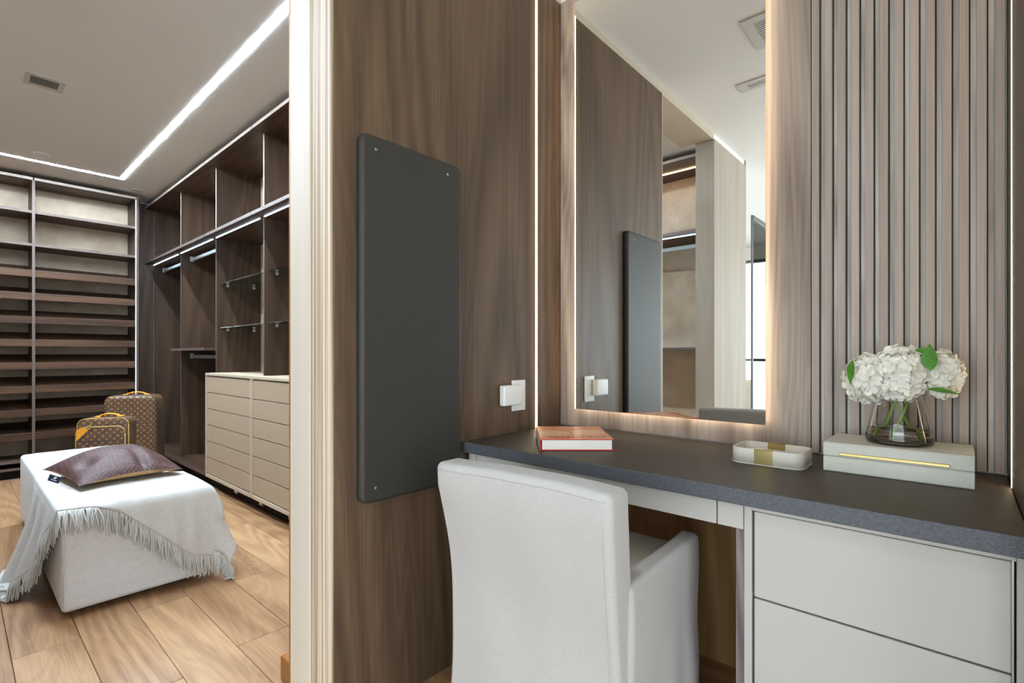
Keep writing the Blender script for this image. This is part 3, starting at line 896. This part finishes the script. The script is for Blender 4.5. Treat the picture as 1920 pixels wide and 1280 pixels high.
# ------------------------------------------------------------------ closet ceiling
cl_ = empty('ceiling_light', (-3.8, .5, HC), 'long white recessed ceiling light line turning a corner', 'light')
for a, b in (((-5.543, .057, HC-.0012), (-5.508, 1.018, HC-.0005)), ((-5.508, .985, HC-.0012), (-1.80, 1.016, HC-.0005)), ((-5.508, .022, HC-.0012), (-1.80, .057, HC-.0005))):
    box('diffuser', a, b, LEDCEIL, cl_)
box('diffuser', (-5.543, .022, HC-.0012), (-5.508, .0569, HC-.0005), LEDCEIL, cl_)
def vent(label, x0, x1, y0, y1, m, n, along, slat=None):
    dark = DARK; slat = slat or VENT
    t = empty('ceiling_vent', ((x0+x1)/2, (y0+y1)/2, HC), label, 'vent', 'ceiling air vents')
    z0, z1 = HC-.006, HC-.0005
    boxes('frame', [((x0, y0, z0), (x1, y0+m[1], z1)), ((x0, y1-m[1], z0), (x1, y1, z1)),
                    ((x0, y0+m[1], z0), (x0+m[0], y1-m[1], z1)), ((x1-m[0], y0+m[1], z0), (x1, y1-m[1], z1))], VENT, t)
    box('duct_shade', (x0+m[0], y0+m[1], HC-.0012), (x1-m[0], y1-m[1], HC-.0005), dark, t)  # black sheet on the solid ceiling, stands in for shade inside the vent
    for k in range(n):
        if along == 'y':
            c = x0+m[0]+(x1-x0-2*m[0])*(k+.5)/n; w_ = (x1-x0-2*m[0])/n*.2
            box('slat', (c-w_, y0+m[1], z0), (c+w_, y1-m[1], HC-.0013), slat, t)
        else:
            c = y0+m[1]+(y1-y0-2*m[1])*(k+.5)/n; w_ = (y1-y0-2*m[1])/n*.28
            box('slat', (x0+m[0], c-w_, z0), (x1-m[0], c+w_, HC-.0013), VENT, t)
VENT = plain('vent_enamel', '#cfcdc9', .5, .4)
vent('small square air vent in the closet ceiling', -3.975, -3.80, .266, .436, (.035, .026), 5, 'y', plain('vent_slat_grey', '#7d7b78', .5))
vent('square louvred ceiling vent near the top of the mirror reflection', -.770, -.47, .70, .98, (.045, .045), 11, 'x')
vent('narrow two-slot ceiling vent below the square one in the mirror', -.965, -.47, .31, .42, (.05, .03), 2, 'x')
sd = empty('ceiling_sensor', (-5.295, .46, HC), 'small round white sensor on the closet ceiling beyond the vent', 'sensor')
lathe('ring', [(.045, -.0005), (.045, -.005), (.036, -.006), (.036, -.0005)], (-5.295, .46, HC), CEIL, sd, 32)
lathe('cover', [(.034, -.0005), (.034, -.004), (.001, -.0045)], (-5.295, .46, HC), CEIL, sd, 32)
dl = empty('downlight', (-5.80, 1.17, HC), 'small round downlight in the far closet ceiling corner', 'light')
lathe('trim_ring', [(.05, -.0005), (.05, -.004), (.04, -.005), (.04, -.0005)], (-5.80, 1.17, HC), WHITE, dl, 32)
lathe('lens', [(.039, -.0005), (.039, -.002), (.001, -.0022)], (-5.80, 1.17, HC), plain('frosted_lens', '#d5dbe0', .4), dl, 32)

# ------------------------------------------------------------------ bench
bn = empty('bench', (-3.51, .535, 0), 'long pale linen upholstered bench in the closet', 'bench')
rbox('upholstery', (-4.40, .285, .028), (-2.62, .790, .420), .022, BENCH, bn, (20, 8, 6), 4,
     lambda p: (p.x, p.y, p.z+(.006*math.cos(p.x*1.6)*math.cos(p.y*5) if p.z > .15 else 0)))
box('plinth', (-4.32, .34, 0), (-2.70, .735, .03), DARK, bn)
for xx in (-2.6205,):
    tube('corner_seam', [(xx+.0012, .291, .05), (xx+.0012, .291, .40)], .0012, BENCH, bn, 5)

# ------------------------------------------------------------------ throw
th = empty('throw_blanket', (-2.9, .53, .42), 'ivory fringed throw draped over the near end of the bench', 'throw')
ZT = .4335
def over(s):
    pts = [(0, -.035), (.10, -.01), (.19, .03), (.33, .165), (.44, .275), (.52, .31), (.80, .30)]
    for (a, va), (b, vb) in zip(pts[:-1], pts[1:]):
        if s <= b: return va+(vb-va)*(s-a)/(b-a)
    return pts[-1][1]
XF = -2.603
def cloth(s, j):
    """s runs across the bench (left hang < 0, top, right hang > .53), j from the back edge to the fringed edge"""
    Xb = -3.40+.36*max(0, min(1, s/.52))
    if s < 0:
        d = -s; q = min(1, d/.42)
        Xe = -2.64-1.02*d
        X_ = Xb+(Xe-Xb)*j
        z = ZT-d; y = .272-.085*q**1.5
        fold = (.022*math.sin(X_*26+1.2)+.012*math.sin(X_*55))*q
        y += fold-.01*q
        if z < .012:
            y -= (.012-z)*1.0; z = .012+.006*abs(math.sin(X_*40))
            X_ -= 0
        k = max(0, .03-d)/.03
        return Vector((X_, y+.008*k, z-.004*k*k))
    Ls = XF-Xb; L = Ls+over(s); l = L*j
    e = l-Ls
    if s <= .53:
        y = .275+s
        wav = .0035*math.sin(s*23+l*9)*math.sin(l*7)
        if e < 0:
            k = max(0, .02+e)/.02
            return Vector((Xb+l, y, ZT+max(0, wav)-.004*k*k))
        fold = (.010*math.sin(s*30+.4)+.006*math.sin(s*61))*min(1, e/.15)
        return Vector((XF+.006*min(1, e/.02)+abs(fold)+.02*e, y, ZT-.006-e))
    d = s-.53
    y = .808+.03*min(1, d/.1)+.012*math.sin(l*33)*min(1, d/.1)
    if e < 0:
        return Vector((Xb+l, y, ZT-d))
    m = min(d, e)
    drop = (d**1.5+e**1.5)**(1/1.5)
    return Vector((XF+.012+.02*e+.22*m, y+.22*m, ZT-.004-drop*.93))
NS, NJ = 110, 60
sl = [-.47+.47*i/44 for i in range(44)]+[.53*i/45 for i in range(46)]+[.53+.20*(i+1)/20 for i in range(20)]
verts = []; faces = []
for s in sl:
    for j in range(NJ+1): verts.append(cloth(s, j/NJ))
for i in range(len(sl)-1):
    for j in range(NJ):
        a = i*(NJ+1)+j; faces.append((a, a+1, a+NJ+2, a+NJ+1))
o = pyd('blanket', verts, faces, WOOL, th)
md = o.modifiers.new('thickness', 'SOLIDIFY'); md.thickness = .006; md.offset = 1
# fringe
fv, ff = [], []
rf = random.Random(11)
def strand(p, d0, L, floorz=.006):
    pts = [p]; d = d0.normalized(); n = 7; q = Vector(p)
    for i in range(n):
        d = (d+Vector((rf.uniform(-.28, .28), rf.uniform(-.28, .28), -.55))).normalized()
        q = q+d*(L/n)
        if q.z < floorz:
            q.z = floorz+rf.uniform(0, .006); d = (d0*Vector((1, 1, 0))+Vector((rf.uniform(-.9, .9), rf.uniform(-1.0, .3), 0))).normalized()
        # keep strands outside of the bench
        if q.z < .43 and q.x < -2.612 and q.y > .277 and q.y < .80: 
            if q.x > -2.66: q.x = -2.609
            else: q.y = .272
        pts.append(q.copy())
    tube_geo(pts, [.0026, .0028, .0026, .0026, .0024, .0024, .0022, .0016], 5, fv, ff, cap=False)
for i in range(210):                                   # front edge
    s = .002+.728*i/209
    p = cloth(s, 1.0)
    out = Vector((.35, 0, 0)) if s < .12 else Vector((.08, 0, -1))
    for _ in range(1 if i % 3 else 2): strand(p+Vector((.003, rf.uniform(-.002, .002), 0)), out+Vector((0, rf.uniform(-.15, .15), 0)), rf.uniform(.075, .105))
for i in range(120):                                   # left hanging edge
    s = -.47*i/119
    p = cloth(s, 1.0)
    for _ in range(2): strand(p+Vector((0, -.004, 0)), Vector((.35, -.2, -.6)), rf.uniform(.06, .10))
for i in range(130):                                   # along the bottom on the floor
    j = i/129; p = cloth(-.47, .25+.75*j)
    strand(p, Vector((rf.uniform(-.1, .5), -1, -.1)), rf.uniform(.08, .13))
tag(pyd('fringe', fv, ff, WOOL, th), kind='stuff')

# ------------------------------------------------------------------ cushion
cu = empty('cushion', (-3.2, .55, .44), 'dark plum woven leather cushion with tan back on the bench', 'cushion')
Mw = Mat('woven_plum_leather', .5, .35); x, y, z = Mw.sep(Mw.coords())
cs = .0125
a_ = (x*.72+y*.69)/cs; b_ = (y*.72-x*.69)/cs
chk = ((a_.fl()+b_.fl())*.5).fr().gt(.25)
pa = (a_.fr()-.5).abs(); pb = (b_.fr()-.5).abs()
hgt = chk*((pa*pa*-1.6)+1)+(chk*-1+1)*((pb*pb*-1.6)+1)
gap = pa.max(pb).gt(.42)
hgt2 = hgt*(gap*-.8+1)
Mw.color(Mw.mix(gap, Mw.ramp(Mw.noise(Mw.coords(), 40, 2), [(.3, '#4a2e2c'), (.7, '#654540')]), '#2a1c1e'))
Mw.bump(hgt2, .9, .003)
TAN = plain('tan_leather', '#b08d5e', .5, .4, 0, .06, .1, 80)
A, B, Cc, D = Vector((-2.905, .375, 0)), Vector((-2.945, .785, 0)), Vector((-3.47, .745, 0)), Vector((-3.455, .300, 0))
def pil(u, v, side):
    # pinch the sides in between the corners
    uu = u; vv = v
    p = A.lerp(B, u).lerp(D.lerp(Cc, u), v)
    c = (A+B+Cc+D)/4
    pin = .055*(math.sin(PI*u)**1.0*(1 if v in (0, 1) else 0) + math.sin(PI*v)*(1 if u in (0, 1) else 0))
    edge_u = min(u, 1-u); edge_v = min(v, 1-v)
    pin = .06*(math.sin(PI*u)*max(0, 1-edge_v/.5)**3+math.sin(PI*v)*(.3 if u < .5 else 1)*max(0, 1-edge_u/.5)**3)
    p = p.lerp(c, pin)
    h = (math.sin(PI*u)**.55)*(math.sin(PI*v)**.55)
    mid = .4860+.022*math.sin(PI*v)*math.sin(PI*u)-.020*((2*u-1)**2*(2*v-1)**2)
    if side > 0:
        dent = .020*math.exp(-((u-.17)**2+(v-.30)**2)/.006)+.026*math.exp(-(u-.62)**2/.0025)*math.exp(-(v-.06)**2/.05)-.008*math.exp(-(u-.72)**2/.01)
        z = mid+.078*h-dent*min(1, h*2)
    else:
        z = max(.4405, mid-.066*h)
    return Vector((p.x, p.y, z))
def pillow_face(name, side, mat):
    N = 40; v = []; f = []
    for i in range(N+1):
        for j in range(N+1): v.append(pil(i/N, j/N, side))
    for i in range(N):
        for j in range(N):
            a = i*(N+1)+j; q = (a, a+1, a+N+2, a+N+1); f.append(q if side < 0 else q[::-1])
    return pyd(name, v, f, mat, cu)
pillow_face('woven_front', 1, Mw.m); pillow_face('tan_back', -1, TAN)
NAVY = plain('navy_tag_cloth', '#1d2c40', .7, .2)
tq = [Vector(p) for p in ((-3.12, .300, .500), (-3.12, .341, .476), (-3.12, .329, .450), (-3.12, .292, .472))]
bk_ = Vector((-.0015, 0, 0))
tgo = pyd('brand_tag', tq+[p+bk_ for p in tq], [(0, 1, 2, 3), (7, 6, 5, 4), (0, 4, 5, 1), (1, 5, 6, 2), (2, 6, 7, 3), (3, 7, 4, 0)], NAVY, cu, smooth=False)
tag(tgo, 'navy cloth tag with a white horse-head emblem')
# small white emblem and line of print on the tag
def onq(u, v): return tq[0].lerp(tq[1], u).lerp(tq[3].lerp(tq[2], u), v)+Vector((.0006, 0, 0))
emb = [(.40, .50), (.42, .28), (.50, .14), (.58, .12), (.66, .26), (.64, .36), (.58, .34), (.60, .50)]
pyd('emblem', [onq(*e) for e in emb], [tuple(range(len(emb)))], PAPER, tgo, smooth=False)
pyd('print_line', [onq(*e) for e in ((.25, .64), (.75, .64), (.75, .74), (.25, .74))], [(0, 1, 2, 3)], PAPER, tgo, smooth=False)

# ------------------------------------------------------------------ suitcases
Ml = Mat('monogram_canvas', .45, .4); x, y, z = Ml.sep(Ml.coords())
per = .046
u = (x+y)/per; v = z/per
def motif(du, dv):
    fu = (u+du).fr()-.5; fv_ = (v+dv).fr()-.5
    return fu, fv_
fu, fv_ = motif(0, 0)
r2 = (fu*fu+fv_*fv_).sqrt()
flower = ((fu*fv_).abs()*14+r2).lt(.27)*r2.gt(.07)         # four-petal star
f2u, f2v = motif(.5, .5)
q2 = (f2u*f2u+f2v*f2v).sqrt()
ringm = (q2-.17).abs().lt(.045).max(q2.lt(.06))              # circle with a dot
cell = ((u+.5).fl()*.5+(v+.5).fl()*.5).fr().gt(.25)
vee = ((f2u.abs()*2.0-f2v-.10).abs().lt(.085)).__mul__(f2v.abs().lt(.22))
ell = ((f2u+.18).abs().lt(.035)*f2v.abs().lt(.2)).max((f2v+.18).abs().lt(.035)*(f2u+.05).abs().lt(.14))
lv = vee.max(ell)
pat = flower.max(cell*lv+(cell*-1+1)*ringm)
base = Ml.ramp(Ml.noise(Ml.coords(), 30, 2), [(.3, '#4a3730'), (.7, '#5c463c')])
Ml.color(Ml.mix(pat, base, '#a07c3c'))
CANVAS = Ml.m
HONEY = leather('honey_leather', '#d08a22', '#e39d33', 500, .5, .15)
PIPE = plain('gold_piping', '#b08a45', .45, .4); DKRAIL = plain('dark_rail', '#4c4442', .4, .5, .4)
def slab_y(name, x0, x1, z0, z1, y0, y1, r, bev, mat, parent, L):
    def rg(ins, yy):
        return [L+Vector((p[0], yy, p[1])) for p in [(q[0], q[1]) for q in rrect(x0+ins, x1-ins, z0+ins, z1-ins, max(.004, r-ins), 0, 7)]]
    rings = []
    for k in range(5): rings.append(rg(bev*(1-math.sin(PI/2*k/4)), y0+bev*(1-math.cos(PI/2*k/4))))
    for k in range(5): rings.append(rg(bev*(1-math.cos(PI/2*k/4)), y1-bev+bev*math.sin(PI/2*k/4)))
    return loft(name, rings, mat, parent)
def piping(name, x0, x1, z0, z1, yy, r, rad, mat, parent, L):
    p = [L+Vector((q[0], yy, q[1])) for q in rrect(x0, x1, z0, z1, r, 0, 7)]
    return tube(name, p+[p[0]], rad, mat, parent, 6)
def handle(parent, L, x0, x1, z, y=0):
    n = 12; pts = []
    for k in range(n+1):
        t = k/n; pts.append(L+Vector((x0+(x1-x0)*t, y, z+.022*math.sin(PI*t)**.6)))
    v = []; f = []
    for p in pts:
        v += [p+Vector((0, -.013, -.004)), p+Vector((0, .013, -.004)), p+Vector((0, .011, .005)), p+Vector((0, -.011, .005))]
    for i in range(n):
        for k in range(4): f.append((i*4+k, i*4+(k+1) % 4, (i+1)*4+(k+1) % 4, (i+1)*4+k))
    f.append((0, 1, 2, 3)); f.append((n*4+3, n*4+2, n*4+1, n*4))
    h = pyd('handle', v, f, HONEY, parent)
    for xx in (x0, x1):
        rbox('handle_anchor', L+Vector((xx-.018, y-.017, z-.006)), L+Vector((xx+.018, y+.017, z+.008)), .004, HONEY, h)
    rbox('handle_loop', L+Vector((x0+.04, y-.017, z+.008)), L+Vector((x0+.052, y+.017, z+.026)), .003, HONEY, h)
def wheels(parent, L, x0, x1, y0, y1):
    for xx in (x0, x1):
        for yy in (y0, y1):
            lathe('wheel', [(.004, -.011), (.019, -.011), (.021, -.006), (.021, .006), (.019, .011), (.004, .011)], L+Vector((xx, yy, .021)), DKRAIL, parent, 16, axis='X')
lg = empty('suitcase', (-5.25, 1.040, 0), 'tall brown monogrammed suitcase standing behind the smaller one', 'suitcase', 'monogrammed suitcases')
L = Vector(lg.location)
slab_y('shell', -.185, .185, .035, .705, -.105, .105, .055, .03, CANVAS, lg, L)
piping('seam_piping', -.182, .182, .038, .702, -.050, .055, .0035, DKRAIL, lg, L)
piping('seam_piping', -.182, .182, .038, .702, .050, .055, .0035, DKRAIL, lg, L)
handle(lg, L, -.06, .09, .706, .0)
for yy in (-.02, .072): box('side_rail', L+Vector((.1852, yy-.008, .10)), L+Vector((.194, yy+.008, .58)), DKRAIL, lg, .002)
wheels(lg, L, -.14, .14, -.07, .07)
lg.rotation_euler.z = math.radians(60)
sm = empty('suitcase', (-4.715, .768, 0), 'small brown monogrammed carry-on with front pocket behind the bench', 'suitcase', 'monogrammed suitcases')
L = Vector(sm.location)
slab_y('shell', -.158, .158, .03, .585, -.07, .09, .05, .022, CANVAS, sm, L)
pk = slab_y('front_pocket', -.152, .152, .045, .530, -.105, -.069, .055, .012, CANVAS, sm, L)
piping('zip_line', -.148, .148, .049, .526, -.1055, .053, .0030, PIPE, pk, L)
piping('seam_piping', -.156, .156, .032, .583, -.064, .05, .0032, PIPE, sm, L)
box('pocket_flap', L+Vector((-.142, -.1072, .42)), L+Vector((.142, -.1045, .426)), DKRAIL, pk)
handle(sm, L, -.06, .075, .586, .02)
tri = [(-.144, .505), (-.118, .522), (-.06, .522), (-.142, .430)]
v = [L+Vector((a, -.1100, b)) for a, b in tri]+[L+Vector((a, -.1056, b)) for a, b in tri]
pyd('leather_corner', v, [(3, 2, 1, 0), (4, 5, 6, 7), (0, 1, 5, 4), (1, 2, 6, 5), (2, 3, 7, 6), (3, 0, 4, 7)], HONEY, pk, smooth=False)
rbox('zip_pull', L+Vector((-.080, -.1150, .512)), L+Vector((-.055, -.1085, .540)), .003, GOLD, pk)
wheels(sm, L, -.12, .12, -.05, .06)
sm.rotation_euler.z = math.radians(60)

# ------------------------------------------------------------------ beyond the oak wall (seen in the mirror)
gp = empty('glass_partition', (-1.42, -1.75, 0), 'glass partition with a grey top rail by the bright windows', 'partition')
box('glass_sheet', (-1.426, -2.6, .02), (-1.416, -1.45, 2.28), thin_glass('partition_glass', (.90, .95, .93, 1)), gp)
box('top_rail', (-1.435, -2.6, 2.28), (-1.407, -1.45, 2.32), FRAME, gp, .002)
box('end_post', (-1.430, -1.45, .02), (-1.412, -1.435, 2.32), FRAME, gp, .001)
box('bottom_rail', (-1.435, -2.6, 0), (-1.407, -1.45, .02), FRAME, gp, .002)
ac = empty('tub_armchair', (-1.95, -3.3, 0), 'cream rounded armchair by the windows beyond the oak wall', 'armchair')
CREAM = linen('cream_boucle', '#ddd3c4', '#ece4d7', 300, .5)
n = 40; rings = []
for zz, ro, ri in ((.05, .36, .05), (.08, .39, .05), (.45, .41, .05), (.74, .40, .05)): pass
v = []; f = []
prof = [(.38, .06), (.405, .10), (.415, .50), (.405, .70), (.385, .735), (.34, .745), (.30, .735), (.285, .70), (.28, .42)]
for i in range(n+1):
    a = math.radians(-20+220*i/n)
    for (r_, z_) in prof: v.append(Vector((-1.95+r_*math.cos(a), -3.3-r_*math.sin(a)*-1, z_-(.16*(abs(i/n-.5)*2)**3 if z_ > .5 else 0))))
K = len(prof)
for i in range(n):
    for k in range(K-1): f.append((i*K+k, i*K+k+1, (i+1)*K+k+1, (i+1)*K+k))
f.append(tuple(range(K))); f.append(tuple(n*K+k for k in reversed(range(K))))
pyd('backrest', v, f, CREAM, ac)
lathe('seat_cushion', [(.0, .06), (.28, .06), (.29, .1), (.29, .40), (.27, .43), (.0, .44)], (-1.95, -3.3, 0), CREAM, ac, 40)
lathe('base', [(.30, 0), (.31, .02), (.30, .0595)], (-1.95, -3.3, 0), DARK, ac, 40)
